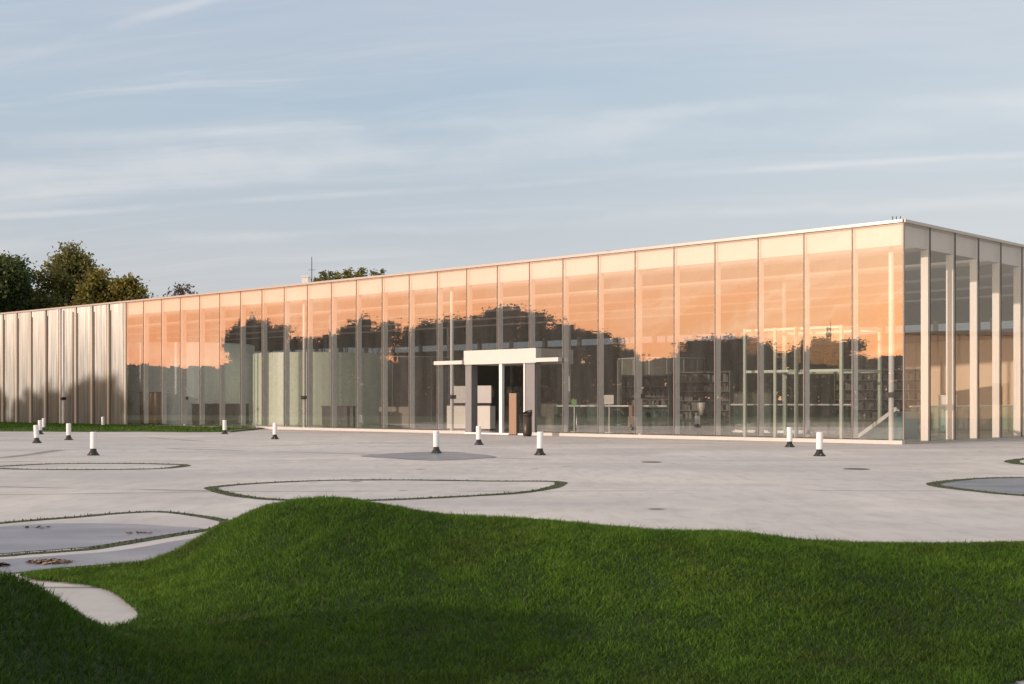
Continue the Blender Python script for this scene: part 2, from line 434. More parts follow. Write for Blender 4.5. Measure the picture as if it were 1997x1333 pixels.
# roof furniture (parts of the building)
p = at(596, 66); q = MB(); q.prism([(p.x-.17, p.y-.2), (p.x+.17, p.y-.2), (p.x+.17, p.y+.2), (p.x-.17, p.y+.2)], TOP, 7.70); q.prism([(p.x-.22, p.y-.25), (p.x+.22, p.y-.25), (p.x+.22, p.y+.25), (p.x-.22, p.y+.25)], 7.70, 7.76); bp(q, 'roof_vent', M['white'])
p = at(608, 67); q = MB(); q.tube((p.x, p.y, TOP), (p.x, p.y, 8.9), .035, .02, 6); q.tube((p.x-.2, p.y, 8.2), (p.x+.2, p.y, 8.2), .012, .012, 5); bp(q, 'roof_antenna', M['dark'])
p = at(1205, 43.5); q = MB(); q.prism([(p.x-.4, p.y-.2), (p.x+.4, p.y-.2), (p.x+.4, p.y+.2), (p.x-.4, p.y+.2)], TOP, 6.36); bp(q, 'roof_hatch', M['mull'])
for px in (1741, 1748, 1756):
    p = at(px, 34.2); q = MB(); q.tube((p.x, p.y, TOP), (p.x, p.y, TOP+.21), .012, .012, 6); bp(q, 'roof_peg', M['dark'])
for px, Y in ((830, 60), (420, 80)):
    p = at(px, Y); q = MB(); q.prism([(p.x-.8, p.y-.4), (p.x+.8, p.y-.4), (p.x+.8, p.y+.4), (p.x-.8, p.y+.4)], TOP, TOP+.9); bp(q, 'roof_hatch', M['mull'])

# ------------------------------------------------------------------ things inside the hall
def drum(px, Y, rad, h, mat, label, z0=.065, ceil_mat=None):
    c = at(px, Y); e = empty('glass_drum', (c.x, c.y, z0)); tag(e, label, 'glass room', 'round glass rooms in the hall')
    q = MB(); n = 64; k = 0
    for i in range(n):
        t = 2*math.pi*i/n; t2 = 2*math.pi*(i+1)/n
        q.quad((rad*math.cos(t), rad*math.sin(t), .06), (rad*math.cos(t2), rad*math.sin(t2), .06), (rad*math.cos(t2), rad*math.sin(t2), h), (rad*math.cos(t), rad*math.sin(t), h))
    q.build('drum_wall', mat, e, True)
    q = MB(); q.lathe((0, 0, 0), [(rad+.03, 0), (rad+.03, .055)], 64); q.build('base_ring', M['post'], e)
    q = MB(); q.lathe((0, 0, 0), [(rad-.02, h-.05), (rad-.02, h+.03)], 64); q.build('top_ring', M['post'], e)
    for i in range(16):
        t = 2*math.pi*i/16; q = MB(); q.box((math.cos(t)*(rad+.006), math.sin(t)*(rad+.006)), (-math.sin(t), math.cos(t)), .012, .006, .08, h-.06); q.build('joint', M['drum_b'], e)
    return e
drum(622, 61, 3.15, 3.35, M['drum'], 'pale green round glass room lit by the low sun, left of the entrance')
drum(372, 64, 3.2, 3.95, M['drum_b'], 'blue grey round glass room deeper in the hall, farthest left')
drum(775, 64, 2.6, 3.3, M['warm'], 'dim brownish round room standing right of the pale green one')
drum(1290, 57, 2.0, 3.0, M['backwall'], 'dark round bookshop room behind the glass right of the entrance')

def counter(px, Y, w, d, h, name, mat, label, cat, rz=R(-45), panel=None, topmat=None):
    c = at(px, Y); e = empty(name, (c.x, c.y, .065), rz); tag(e, label, cat)
    q = MB(); q.prism([(-w/2, -d/2), (w/2, -d/2), (w/2, d/2), (-w/2, d/2)], 0.04, h); q.build('body', mat, e)
    q = MB(); q.prism([(-w/2+.04, -d/2+.04), (w/2-.04, -d/2+.04), (w/2-.04, d/2-.04), (-w/2+.04, d/2-.04)], 0, .038); q.build('foot', M['dark'], e)
    q = MB(); q.prism([(-w/2-.03, -d/2-.03), (w/2+.03, -d/2-.03), (w/2+.03, d/2+.03), (-w/2-.03, d/2+.03)], h+.002, h+.045); q.build('worktop', topmat or M['dark'], e)
    if panel:
        z0, z1 = panel
        q = MB(); q.prism([(-w/2+.05, -.04), (w/2-.05, -.04), (w/2-.05, .04), (-w/2+.05, .04)], z0, z1); q.build('upper_panel', M['white'], e)
        q = MB(); q.tube((-w/2+.1, 0, h+.04), (-w/2+.1, 0, z0+.01), .02, .02, 6); q.tube((w/2-.1, 0, h+.04), (w/2-.1, 0, z0+.01), .02, .02, 6); q.build('panel_leg', M['dark'], e)
    return e
counter(938, 47.6, .95, .55, .92, 'ticket_counter', M['cream'], 'white ticket counter with raised white panel seen through the open doorway', 'counter', R(-20), (1.02, 1.68))
counter(900, 48.6, 1.0, .55, .92, 'ticket_counter', M['cream'], 'cream ticket counter half hidden by the grey left door jamb', 'counter', R(-20), (1.02, 1.68))
counter(1110, 50, 3.4, .6, 1.0, 'reception_desk', M['warm'], 'long dim reception desk with dark top right of the entrance', 'desk', R(-10))
counter(430, 60.3, 2.6, .6, .95, 'cafe_counter', M['black'], 'long black counter before the blue grey round room', 'counter', R(0))
counter(775, 56, 1.6, .6, .85, 'display_table', M['warm'], 'low display table behind the glass left of the entrance', 'table', R(-30))
counter(665, 55, 1.7, .5, .85, 'display_table', M['black'], 'black display table at the foot of the pale green round room', 'table', R(-30))
counter(296, 60.5, 1.1, .5, 1.5, 'display_cabinet', M['wood'], 'brown cabinet behind the glass near the clad end', 'cabinet', R(-30))
counter(1848, 43.5, .55, .4, 1.25, 'info_pedestal', M['white'], 'pale pedestal behind the bright columns of the right front', 'pedestal', R(45), topmat=M['white'])

def shelf(px, Y, w, h, label, rz=R(-45)):
    c = at(px, Y); e = empty('book_shelf', (c.x, c.y, .065), rz); tag(e, label, 'shelf', 'shelves of the museum shop')
    q = MB(); q.prism([(-w/2, 0), (w/2, 0), (w/2, .05), (-w/2, .05)], 0, h); q.build('back_board', M['dark'], e)
    for s in (-1, 1):
        q = MB(); q.prism([(s*w/2-.02, -.32), (s*w/2+.02, -.32), (s*w/2+.02, -.002), (s*w/2-.02, -.002)], 0, h); q.build('side_board', M['backwall'], e)
    k = int(h/.36)
    for i in range(k+1):
        z = .05 + (h-.1)*i/k
        q = MB(); q.prism([(-w/2+.03, -.31), (w/2-.03, -.31), (w/2-.03, -.003), (-w/2+.03, -.003)], z-.012, z+.012); q.build('shelf_board', M['backwall'], e)
        if i < k:
            q = MB(); x = -w/2+.05
            while x < w/2-.1:
                bw = random.uniform(.03, .12); bh = random.uniform(.16, .29)
                if random.random() < .72: q.prism([(x, -.27), (x+bw*.9, -.27), (x+bw*.9, -.05), (x, -.05)], z+.014, z+.014+bh, random.randrange(4))
                x += bw
            if q.v: q.build('row_of_books', [M['dark'], M['backwall'], M['kerb'], M['bark']], e)
shelf(1372, 46.5, 2.4, 2.2, 'tall dark bookshelf behind the glass, left of the pale door frame', R(-35))
shelf(1265, 47.5, 2.0, 2.1, 'dark bookshelf just right of the slim white column by the entrance', R(-35))
shelf(1715, 47, 3.2, 2.3, 'wide dark bookshelf deep behind the right hand end of the glass front', R(-20))

# glass vestibule with pale frame
ves = empty('glass_vestibule', tuple(at(1545, 38.6, .065))); tag(ves, 'glazed vestibule with pale green steel frame near the right end of the glass front', 'vestibule')
iv = Matrix.Translation(-ves.location)
frame_pts = [at(1453, 38.2), at(1512, 37.5), at(1553, 37.0), at(1641, 36.1)]
back_pts = [p + Vector((1.6, 1.7, 0)) for p in (frame_pts[0], frame_pts[3])]
pale = plain('pale_green_steel', (.44, .50, .41), .4, .1, .06)
def vb(mb, name, mat):
    o = mb.build(name, mat, ves); o.matrix_parent_inverse = iv; return o
for p in frame_pts + back_pts:
    q = MB(); q.box(p, (-.7, .7), .042, .042, .066, 3.34); vb(q, 'frame_post', pale)
ring = [frame_pts[0], frame_pts[3], back_pts[1], back_pts[0]]
for a, b in zip(ring, ring[1:]+ring[:1]):
    for z in (2.0, 3.25):
        q = MB(); q.box((a.xy+b.xy)/2, (b-a).xy, (b-a).length/2-.05, .035, z, z+.075); vb(q, 'frame_rail', pale)
for a, b in zip(frame_pts, frame_pts[1:]):
    q = MB(); q.quad((a.x, a.y, .1), (b.x, b.y, .1), (b.x, b.y, 3.24), (a.x, a.y, 3.24)); vb(q, 'glass_panel', M['clear'])
# low green glass balustrades
def balustrade(p0, p1, h, label):
    e = empty('glass_balustrade', tuple((p0+p1)/2)); tag(e, label, 'balustrade'); iv = Matrix.Translation(-e.location)
    q = MB(); q.quad((p0.x, p0.y, .08), (p1.x, p1.y, .08), (p1.x, p1.y, h), (p0.x, p0.y, h)); o = q.build('glass_panel', M['green_glass'], e); o.matrix_parent_inverse = iv
    q = MB(); q.tube((p0.x, p0.y, h+.03), (p1.x, p1.y, h+.03), .028, .028, 8); o = q.build('handrail', M['post'], e); o.matrix_parent_inverse = iv
balustrade(at(1425, 43), at(1660, 40.5), 1.0, 'low green glass balustrade behind the pale framed vestibule')
balustrade(at(1080, 46), at(1300, 44), .95, 'low green glass balustrade right of the entrance doors')
balustrade(at(1775, 39.5), at(1997, 47), .95, 'teal glass balustrade behind the right front columns')
# staircase with glass sides beside the corner
st = empty('staircase', tuple(at(1720, 36.2, .065))); tag(st, 'stair with sloping pale stringer and teal glass side beside the building corner', 'staircase'); iv = Matrix.Translation(-st.location)
a = at(1676, 37.6, .08); b = at(1750, 35.6, .92)
def sb(mb, name, mat):
    o = mb.build(name, mat, st); o.matrix_parent_inverse = iv; return o
q = MB(); q.tube(a, b, .085, .085, 4); sb(q, 'stringer', M['post'])
q = MB(); c = Vector((b.x, b.y, .08)); 
q.quad(a, c, b, b-Vector((0, 0, .001))); sb(q, 'glass_side', M['green_glass'])
e_ = at(1763, 36.4, .92); q = MB(); q.tube(b+Vector((0, 0, .02)), Vector((e_.x, e_.y, .94)), .05, .05, 8); sb(q, 'handrail', M['dark'])
for k in range(7):
    u = k/7; p = a.lerp(b, u); q = MB(); q.box((p.x+.55, p.y+.55), (1, 1), .5, .15, .066, max(.10, .92*u+.05)); sb(q, 'step', M['teal'])

# small things near the glass
def sign(px, Y, label, w=.34, h=.30, z=1.0, mat='paper'):
    c = at(px, Y); e = empty('sign_stand', (c.x, c.y, .065), R(-20)); tag(e, label, 'sign')
    q = MB(); q.tube((0, 0, 0.02), (0, 0, z), .02, .02, 8); q.build('pole', M['post'], e)
    q = MB(); q.lathe((0, 0, 0), [(.16, 0), (.15, .02)], 16); q.build('base_plate', M['post'], e)
    q = MB(); q.prism([(-w/2, -.035), (w/2, -.035), (w/2, -.02), (-w/2, -.02)], z-.02, z+h); q.build('board', M[mat], e)
sign(1188, 43.3, 'white board on a thin pole behind the glass right of the entrance', z=1.0)
sign(1120, 44.5, 'small yellow green notice on a thin pole near the reception desk', .2, .2, .95, 'green')
c = at(1231, 41.1); e = empty('leaflet_stand', (c.x, c.y, .065), R(-30)); tag(e, 'orange brown leaflet stand beside the slim white column right of the entrance', 'stand')
q = MB(); q.prism([(-.09, -.06), (.09, -.06), (.09, .06), (-.09, .06)], .25, .58); q.build('tray', M['wood'], e)
q = MB(); q.prism([(-.085, .0), (.085, .0), (.085, .06), (-.085, .06)], .583, .95); q.build('header', M['wood'], e)
q = MB(); q.tube((0, .02, 0), (0, .02, .25), .03, .03, 8); q.lathe((0, .02, 0), [(.12, 0), (.1, .025)], 12); q.build('foot', M['dark'], e)
c = at(1367, 40.6); e = empty('floor_planter', (c.x, c.y, .065)); tag(e, 'pale tapered planter with small plant behind the glass', 'planter')
q = MB(); q.lathe((0, 0, .62), [(.05, 0), (.12, .25), (.14, .42), (.12, .42)], 16); q.build('bowl', M['paper'], e, True)
q = MB(); q.tube((0, 0, .02), (0, 0, .64), .03, .03, 8); q.lathe((0, 0, 0), [(.14, 0), (.12, .03)], 14); q.build('stem', M['dark'], e)

# ------------------------------------------------------------------ bin and wooden post outside the door
c = ground(1028.5, 850.5); e = empty('litter_bin', (c.x, c.y, 0)); tag(e, 'dark brown cylindrical litter bin with open top beside the entrance', 'litter bin')
q = MB(); q.lathe((0, 0, 0), [(.135, .03), (.150, .08), (.150, .70)], 24); q.build('body', M['bin'], e, True)
q = MB(); q.lathe((0, 0, 0), [(.12, 0), (.12, .03)], 20); q.build('foot', M['black'], e)
q = MB(); 
for i in range(24):
    t = 2*math.pi*i/24; t2 = 2*math.pi*(i+1)/24
    if 6 <= i % 24 <= 16 and False: continue
    def P(t, r, z): return (r*math.cos(t), r*math.sin(t), z)
    za = .80 + .07*math.cos(t-.6); zb = .80 + .07*math.cos(t2-.6)
    q.quad(P(t, .156, .705), P(t2, .156, .705), P(t2, .160, zb), P(t, .160, za)); q.quad(P(t, .148, za), P(t2, .148, zb), P(t2, .144, .705), P(t, .144, .705)); q.quad(P(t, .160, za), P(t2, .160, zb), P(t2, .148, zb), P(t, .148, za))
q.build('hood', M['black'], e)
q = MB(); q.lathe((0, 0, 0), [(.157, .69), (.160, .70), (.157, .71)], 24); q.build('rim', M['rust'], e)
c = ground(1002, 848); e = empty('wooden_totem', (c.x, c.y, 0), R(-38)); tag(e, 'upright brown wooden sign post standing before the doorway', 'sign post')
q = MB(); q.prism([(-.15, -.07), (.15, -.07), (.15, .07), (-.15, .07)], .03, 1.42); q.build('body', M['wood'], e)
q = MB(); q.prism([(-.17, -.09), (.17, -.09), (.17, .09), (-.17, .09)], 0, .028); q.build('base_plate', M['dark'], e)
q = MB(); q.prism([(.152, -.072), (.175, -.072), (.175, .072), (.152, .072)], .03, 1.43); q.build('side_panel', M['dark'], e)

# ------------------------------------------------------------------ bollard lights
B_LABEL = [
 (182, 887.5, 'white bollard light nearest the camera on the left, short of the first grass loop'),
 (134, 857.5, 'white bollard light in front of the tall white pole at the clad end'),
 (72, 863.5, 'leaning white bollard light, front one of the cluster at the far left'),
 (78, 846.5, 'white bollard light half hidden behind the leaning one at far left'),
 (85, 840, 'white bollard light at the lawn edge, rearmost of the far left cluster'),
 (201, 834.5, 'small white bollard light standing on the grass strip before the clad panels'),
 (438, 846, 'white bollard light at the right end of the grass strip'),
 (536, 856, 'white bollard light in front of the pale green round room'),
 (851, 883.5, 'white bollard light standing at the central blue grey puddle'),
 (934, 867, 'white bollard light straight in front of the entrance doors'),
 (1053, 887, 'white bollard light in front of the litter bin, right of the central puddle'),
 (1540, 871.5, 'rear left one of the two white bollard lights before the vestibule'),
 (1598, 889, 'front right one of the two white bollard lights before the vestibule'),
]
bol = empty('bollard_light'); tag(bol, B_LABEL[0][2], 'bollard light', 'white bollard lights on the plaza')
q = MB(); q.lathe((0, 0, 0), [(.066, .14), (.068, .15), (.068, .47), (.064, .485), (.05, .49)], 20); q.build('tube', M['white'], bol, False)
q = MB(); q.lathe((0, 0, 0), [(.125, .0), (.125, .018), (.105, .03), (.068, .09), (.060, .138)], 20); q.build('base', M['black'], bol, True)
q = MB(); q.lathe((0, 0, 0), [(.0705, .40), (.0705, .41)], 20); q.build('band', M['post'], bol)
q = MB()
for k in range(4):
    t = math.pi/4 + k*math.pi/2; q.tube((.112*math.cos(t), .112*math.sin(t), .018), (.112*math.cos(t), .112*math.sin(t), .04), .008, .008, 6)
q.build('bolts', M['mull'], bol)
for i, (px, py, lab) in enumerate(B_LABEL):
    o = bol if i == 0 else copy_tree(bol)
    g = ground(px, py); o.location = (g.x, g.y, 0); o['label'] = lab
    o.rotation_euler = (R(random.uniform(-1, 1)), R(5 if i == 2 else random.uniform(-1.2, 1.2)), random.uniform(0, 6))

# ------------------------------------------------------------------ ground, plaza, puddles, grass loops
q = MB(); q.quad((-1500, -1500, -.02), (1500, -1500, -.02), (1500, 1500, -.02), (-1500, 1500, -.02)); tag(q.build('ground', M['meadow']), kind='structure')
q = MB(); q.prism([(-9, -6), (70, -6), (70, 66), (20, 66), (-16, 66), (-38, 66), (-36, 60), (-24, 49), (-16, 36), (-12, 25)], -.3, 0.0); tag(q.build('plaza', M['concrete']), kind='structure')

def smooth_loop(pts, n=10):
    out = []; k = len(pts)
    for i in range(k):
        p0, p1, p2, p3 = pts[i-1], pts[i], pts[(i+1) % k], pts[(i+2) % k]
        for j in range(n):
            t = j/n
            out.append(.5*((2*p1)+(p2-p0)*t+(2*p0-5*p1+4*p2-p3)*t*t+(3*p1-p0-3*p2+p3)*t*t*t))
    return out
def px_loop(L_): return [ground(x, y).xy for x, y in L_]
GR = dict(
 a=[(-40, 912), (0, 913.5), (60, 915), (180, 915.5), (300, 914), (345, 910.5), (361, 906.8), (330, 905), (240, 903.5), (120, 904), (40, 907)],
 b=[(412, 952), (440, 947), (500, 942.5), (580, 938.5), (680, 936), (820, 936), (960, 938), (1060, 938.2), (1094, 941), (1075, 951), (1010, 961), (880, 969), (740, 975), (620, 976), (520, 973), (450, 964)],
 c=[(-160, 1045), (-60, 1027), (0, 1020), (70, 1014), (150, 1008), (230, 1001), (310, 998), (380, 1005), (440, 1017), (420, 1030), (345, 1043), (260, 1057), (180, 1070), (110, 1076), (50, 1080), (0, 1084), (-80, 1082)],
 e=[(1820, 945), (1870, 936), (1950, 931.5), (2060, 931), (2200, 935), (2300, 948), (2230, 962), (2100, 968), (1997, 966), (1900, 957)],
 f=[(1974, 901), (1985, 896), (2030, 893), (2110, 894), (2150, 899), (2090, 906), (2010, 906)],
)
blade_pts = []      # (x, y, z, nx, ny, nz, length, tint offset)
def ribbon(loop, w, jit=.3, skip=None):
    pts = smooth_loop(px_loop(loop)); q = MB(); k = len(pts)
    L_, R_ = [], []
    for i in range(k):
        d = (pts[(i+1) % k]-pts[i-1]); d = d.normalized() if d.length > 1e-6 else Vector((1, 0)); n = Vector((-d.y, d.x))
        ww = w*(1+jit*mnoise.noise((pts[i].x*1.7, pts[i].y*1.7, 3)) + jit*.6*mnoise.noise((pts[i].x*6, pts[i].y*6, 9)))
        L_.append(pts[i]+n*ww); R_.append(pts[i]-n*ww)
    for i in range(k):
        j = (i+1) % k
        q.quad((R_[i].x, R_[i].y, .004), (R_[j].x, R_[j].y, .004), (L_[j].x, L_[j].y, .004), (L_[i].x, L_[i].y, .004))
        seg = (pts[j]-pts[i]).length; dist = pts[i].length
        dens = 900 if dist < 16 else 380
        for _ in range(int(seg*w*2*dens)+ (random.random() < .5)):
            p = pts[i].lerp(pts[j], random.random()) + (L_[i]-R_[i])*random.uniform(-.5, .5)
            blade_pts.append((p.x, p.y, .0, random.uniform(.010, .030), .38))
    return q
for k_, w in (('a', .10), ('b', .085), ('c', .06), ('e', .10), ('f', .12)):
    tag(ribbon(GR[k_], w).build('grass_seam', M['seam']), 'grass growing in a looping seam of the concrete', kind='stuff')
def sheet(loop, name, mat, z, shrink=0.0, jit=0.0):
    pts = smooth_loop(px_loop(loop)); c = sum(pts, Vector((0, 0)))/len(pts)
    if shrink or jit: pts = [c+(p-c)*(1-shrink + jit*mnoise.noise((p.x*.8, p.y*.8, 1))) for p in pts]
    q = MB(); n = len(pts)
    q.v = [(p.x, p.y, z) for p in pts]; q.f = [tuple(range(n))]; q.m = [0]
    o = q.build(name, mat); tag(o, kind='structure')
    if o.data.polygons[0].normal.z < 0: o.data.flip_normals()
    return o
sheet([(-150, 1046), (-40, 1034), (0, 1028), (70, 1022.5), (140, 1021), (250, 1022), (340, 1027), (395, 1031), (345, 1040), (262, 1053), (180, 1066), (110, 1072), (50, 1076), (0, 1080), (-80, 1078)], 'puddle', M['puddle'], .005)
sheet([(-150, 1100), (-60, 1096), (0, 1092), (60, 1088), (130, 1083), (210, 1077), (280, 1067), (340, 1056), (395, 1048), (385, 1058), (340, 1075), (300, 1093), (200, 1102), (100, 1110), (40, 1117), (-40, 1122), (-140, 1118)], 'puddle', M['puddle'], .006)
sheet([(703, 889), (760, 884.5), (830, 881), (880, 881), (930, 885), (968, 891), (920, 895), (840, 897.5), (770, 894)], 'puddle', M['pool'], .006)
sheet(GR['e'], 'puddle', M['pool'], .003, .02)
def litter(cx, cy, wx, wy, n, label):
    q = MB()
    for _ in range(n):
        a = random.uniform(0, 6.283); r = math.sqrt(random.random())*(1+.5*random.random())
        p = ground(cx+wx*r*math.cos(a), cy+wy*r*math.sin(a)); t_ = random.uniform(0, 6.283); l = random.uniform(.014, .030)
        d = Vector((math.cos(t_)*l, math.sin(t_)*l, random.uniform(-.006, .012))); e_ = Vector((-math.sin(t_)*l*.55, math.cos(t_)*l*.55, random.uniform(-.008, .008))); c = Vector((p.x, p.y, random.uniform(.010, .016)))
        q.quad(c-d, c+e_, c+d, c-e_, random.randrange(2))
    tag(q.build('leaf_litter', [M['litter'], M['wood']]), label, kind='stuff')
litter(97, 1098, 36, 3.2, 130, 'brown fallen leaves lying in the puddle'); litter(-6, 1104, 17, 1.8, 50, 'brown fallen leaves at the left puddle edge')
litter(70, 1030, 26, 1.0, 12, 'few leaves floating in the upper puddle'); litter(270, 1041, 26, 1.2, 16, 'few orange leaves at the right end of the upper puddle')
for (px, py, w, lab) in ((1270, 901, 20, 'small dark round drain cover in the concrete before the bookshelves'), (1670, 914.5, 25, 'small dark round drain cover in the concrete before the building corner')):
    g = ground(px, py); rr = w/F_PX*g.y; e = empty('drain_cover', (g.x, g.y, 0)); tag(e, lab, 'drain cover', 'drain covers in the plaza')
    q = MB(); q.lathe((0, 0, 0), [(rr, -.02), (rr, .006), (rr*.86, .006), (rr*.86, .003)], 28); q.build('ring', M['rust'], e)
    q = MB(); q.lathe((0, 0, 0), [(rr*.84, -.02), (rr*.84, .009)], 28); q.build('lid', M['rust'], e)

# lawn strip along the clad end
ls = [L(i, -.04)[0] for i in range(19, NL+1)]
fr = [Vector((-40, 55)), Vector((-30, 48.6)), ground(-60, 841.0).xy, ground(60, 841.2).xy, ground(160, 842).xy, ground(260, 841.6).xy, ground(360, 842.6).xy, ground(450, 842.2).xy, ground(492, 838.6).xy]
q = MB(); q.prism((ls + fr)[::-1], -.05, .03); o = q.build('lawn', M['meadow']); tag(o, kind='structure')
k0, k1 = ground(446, 842.8).xy, ground(512, 835.8).xy
q = MB(); q.box((k0+k1)/2, k1-k0, (k1-k0).length/2, .10, 0, .06); tag(q.build('kerb', M['kerb']), kind='structure')

# ------------------------------------------------------------------ foreground lawn with mounds
RIDGE = [(-2.46, 8.55, 0.0), (-2.24, 8.4, .07), (-2.03, 8.3, .195), (-1.84, 8.2, .305), (-1.65, 8.1, .398), (-1.47, 8.0, .437), (-1.30, 8.0, .445), (-1.11, 8.0, .436), (-.90, 7.9, .408), (-.77, 7.9, .385),
         (-.31, 7.8, .362), (0, 7.75, .344), (.48, 7.7, .31), (.94, 7.65, .276), (1.40, 7.6, .250), (1.87, 7.55, .228), (2.6, 7.5, .210), (3.06, 7.5, .196), (6, 7.6, .20), (10, 7.6, .1)]
LEFTM = [(-8, .05), (-4, .30), (-3, .44), (-2.3, .47), (-1.88, .425), (-1.69, .27), (-1.6, .205), (-1.446, .115), (-1.315, .06), (-1.127, .02), (-.85, .0), (-.6, 0), (10, 0)]
rx = np.array([r[0] for r in RIDGE]); ry = np.array([r[1] for r in RIDGE]); rh = np.array([r[2] for r in RIDGE])
lx = np.array([r[0] for r in LEFTM]); lh = np.array([r[1] for r in LEFTM])
def sstep(t): t = np.clip(t, 0, 1); return t*t*(3-2*t)
def hgt(X, Y):
    sh = np.clip(8.3-Y, 0, 3)*.34
    Xs = X - sh
    yr = np.interp(X, rx, ry)
    hr = np.interp(Xs, rx, rh)
    hr = (hr + np.interp(Xs-.08, rx, rh) + np.interp(Xs+.08, rx, rh))/3*.0 + hr
    f = sstep((Y-5.0)/(yr-5.0)); f = np.where(Y > yr, 1-sstep((Y-yr)/1.55), f)
    h1 = hr*f
    hl = np.interp(X, lx, lh)
    g = np.where(Y < 4.6, sstep((Y-2.4)/2.2), 1-sstep((Y-4.6)/1.2))
    h2 = hl*g
    und = .018*np.sin(X*2.1+1.3*Y)*np.sin(Y*1.7-X*.6) + .012*np.sin(X*5.3+.7)*np.sin(Y*4.1+X)
    h = np.maximum(h1, h2) + np.minimum(h1, h2)*.3
    return h + und*sstep(h/.12)
LAWN = [(-9, 5.95), (-4, 5.9), (-2.6, 5.85), (-1.94, 6.05), (-1.90, 6.16), (-1.88, 6.27), (-1.907, 6.40), (-2.01, 6.64), (-2.13, 6.87), (-2.22, 7.06), (-2.336, 7.24), (-2.44, 7.38), (-2.57, 7.5), (-2.78, 7.62), (-2.96, 7.7), (-3.12, 7.9),
        (-2.92, 8.12), (-2.71, 8.29), (-2.41, 8.58), (-2.0, 9.1), (-1.6, 9.55), (0, 9.45), (3, 9.2), (9, 9.2), (9, 5.3), (2.6, 5.0), (2.05, 4.93), (1.88, 4.82), (1.7, 4.5), (1.5, 3.5), (1.4, -4), (-9, -4)]
def inside(X, Y, poly):
    r = np.zeros(X.shape, bool); j = len(poly)-1
    for i in range(len(poly)):
        xi, yi = poly[i]; xj, yj = poly[j]
        c = ((yi > Y) != (yj > Y)) & (X < (xj-xi)*(Y-yi)/((yj-yi) if yj != yi else 1e-9)+xi)
        r ^= c; j = i
    return r
# terrain mesh on a fine grid, cells outside the lawn outline dropped
STEP = .06
gx = np.arange(-9, 9.01, STEP); gy = np.arange(-4, 9.8, STEP)
GX, GY = np.meshgrid(gx, gy)
GZ = hgt(GX, GY) + .012
ins = inside(GX, GY, LAWN)
cell = ins[:-1, :-1] | ins[1:, :-1] | ins[:-1, 1:] | ins[1:, 1:]
cell = ins[:-1, :-1] & ins[1:, 1:]
idx = np.arange(GX.size).reshape(GX.shape)
fs = np.stack([idx[:-1, :-1][cell], idx[:-1, 1:][cell], idx[1:, 1:][cell], idx[1:, :-1][cell]], 1)
used = np.zeros(GX.size, bool); used[fs.ravel()] = True
remap = np.cumsum(used)-1
vv = np.stack([GX.ravel(), GY.ravel(), GZ.ravel()], 1)[used]
def np_mesh(name, v, f, mat, tint=None, smooth=True):
    me = bpy.data.meshes.new(name); nv = len(v); nf = len(f); k = f.shape[1]
    me.vertices.add(nv); me.vertices.foreach_set('co', v.astype(np.float32).ravel())
    me.loops.add(nf*k); me.loops.foreach_set('vertex_index', f.astype(np.int32).ravel())
    me.polygons.add(nf); me.polygons.foreach_set('loop_start', np.arange(0, nf*k, k, dtype=np.int32))
    try: me.polygons.foreach_set('loop_total', np.full(nf, k, dtype=np.int32))
    except Exception: pass
    if smooth: me.polygons.foreach_set('use_smooth', np.ones(nf, bool))
    if tint is not None:
        a = me.attributes.new('tint', 'FLOAT', 'POINT'); a.data.foreach_set('value', tint.astype(np.float32))
    me.update(calc_edges=True); me.validate()
    me.materials.append(mat)
    o = bpy.data.objects.new(name, me); COL.objects.link(o)
    return o
tag(np_mesh('lawn_mound', vv, remap[fs], M['soil']), kind='structure')

def vnoise(X, Y, s, seed):
    """cheap value noise"""
    r = np.random.default_rng(seed); G = r.random((257, 257))
    x = (X*s+100) % 256; y = (Y*s+100) % 256
    i = x.astype(int); j = y.astype(int); u = sstep(x-i); v_ = sstep(y-j)
    return (G[i, j]*(1-u)+G[i+1, j]*u)*(1-v_) + (G[i, j+1]*(1-u)+G[i+1, j+1]*u)*v_
def blades(name, X, Y, Z, NX, NY, NZ, length, width, tint, dry=None):
    n = len(X)
    P = np.stack([X, Y, Z], 1)
    up = np.stack([NX*.35, NY*.35, np.full(n, 1.0)], 1)
    lean = rng.normal(0, .42, (n, 3)); lean[:, 2] *= .2
    D = up + lean; D /= np.linalg.norm(D, axis=1, keepdims=True)
    bend = rng.normal(0, .5, (n, 3)); bend[:, 2] = -np.abs(bend[:, 2])*.6
    th = rng.random(n)*math.pi*2
    S = np.stack([np.cos(th), np.sin(th), np.zeros(n)], 1)*width[:, None]*.5
    l = length[:, None]
    v0 = P-S; v1 = P+S; mid = P+D*l*.55; v2 = mid+S*.8; v3 = mid-S*.8; v4 = P+D*l+bend*l*.45
    V = np.stack([v0, v1, v2, v3, v4], 1).reshape(-1, 3)
    b = np.arange(n)*5
    Fq = np.stack([b, b+1, b+2, b+3], 1); Ft = np.stack([b+3, b+2, b+4, b+4], 1)
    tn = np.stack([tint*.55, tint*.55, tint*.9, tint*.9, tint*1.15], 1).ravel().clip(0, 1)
    # triangles: build as tri mesh
    T = np.concatenate([np.stack([b, b+1, b+2], 1), np.stack([b, b+2, b+3], 1), np.stack([b+3, b+2, b+4], 1)], 0)
    o = np_mesh(name, V, T, M['blade'], tn, smooth=False)
    a = o.data.attributes.new('dry', 'FLOAT', 'POINT'); a.data.foreach_set('value', np.repeat(np.zeros(n) if dry is None else dry, 5).astype(np.float32))
    return o
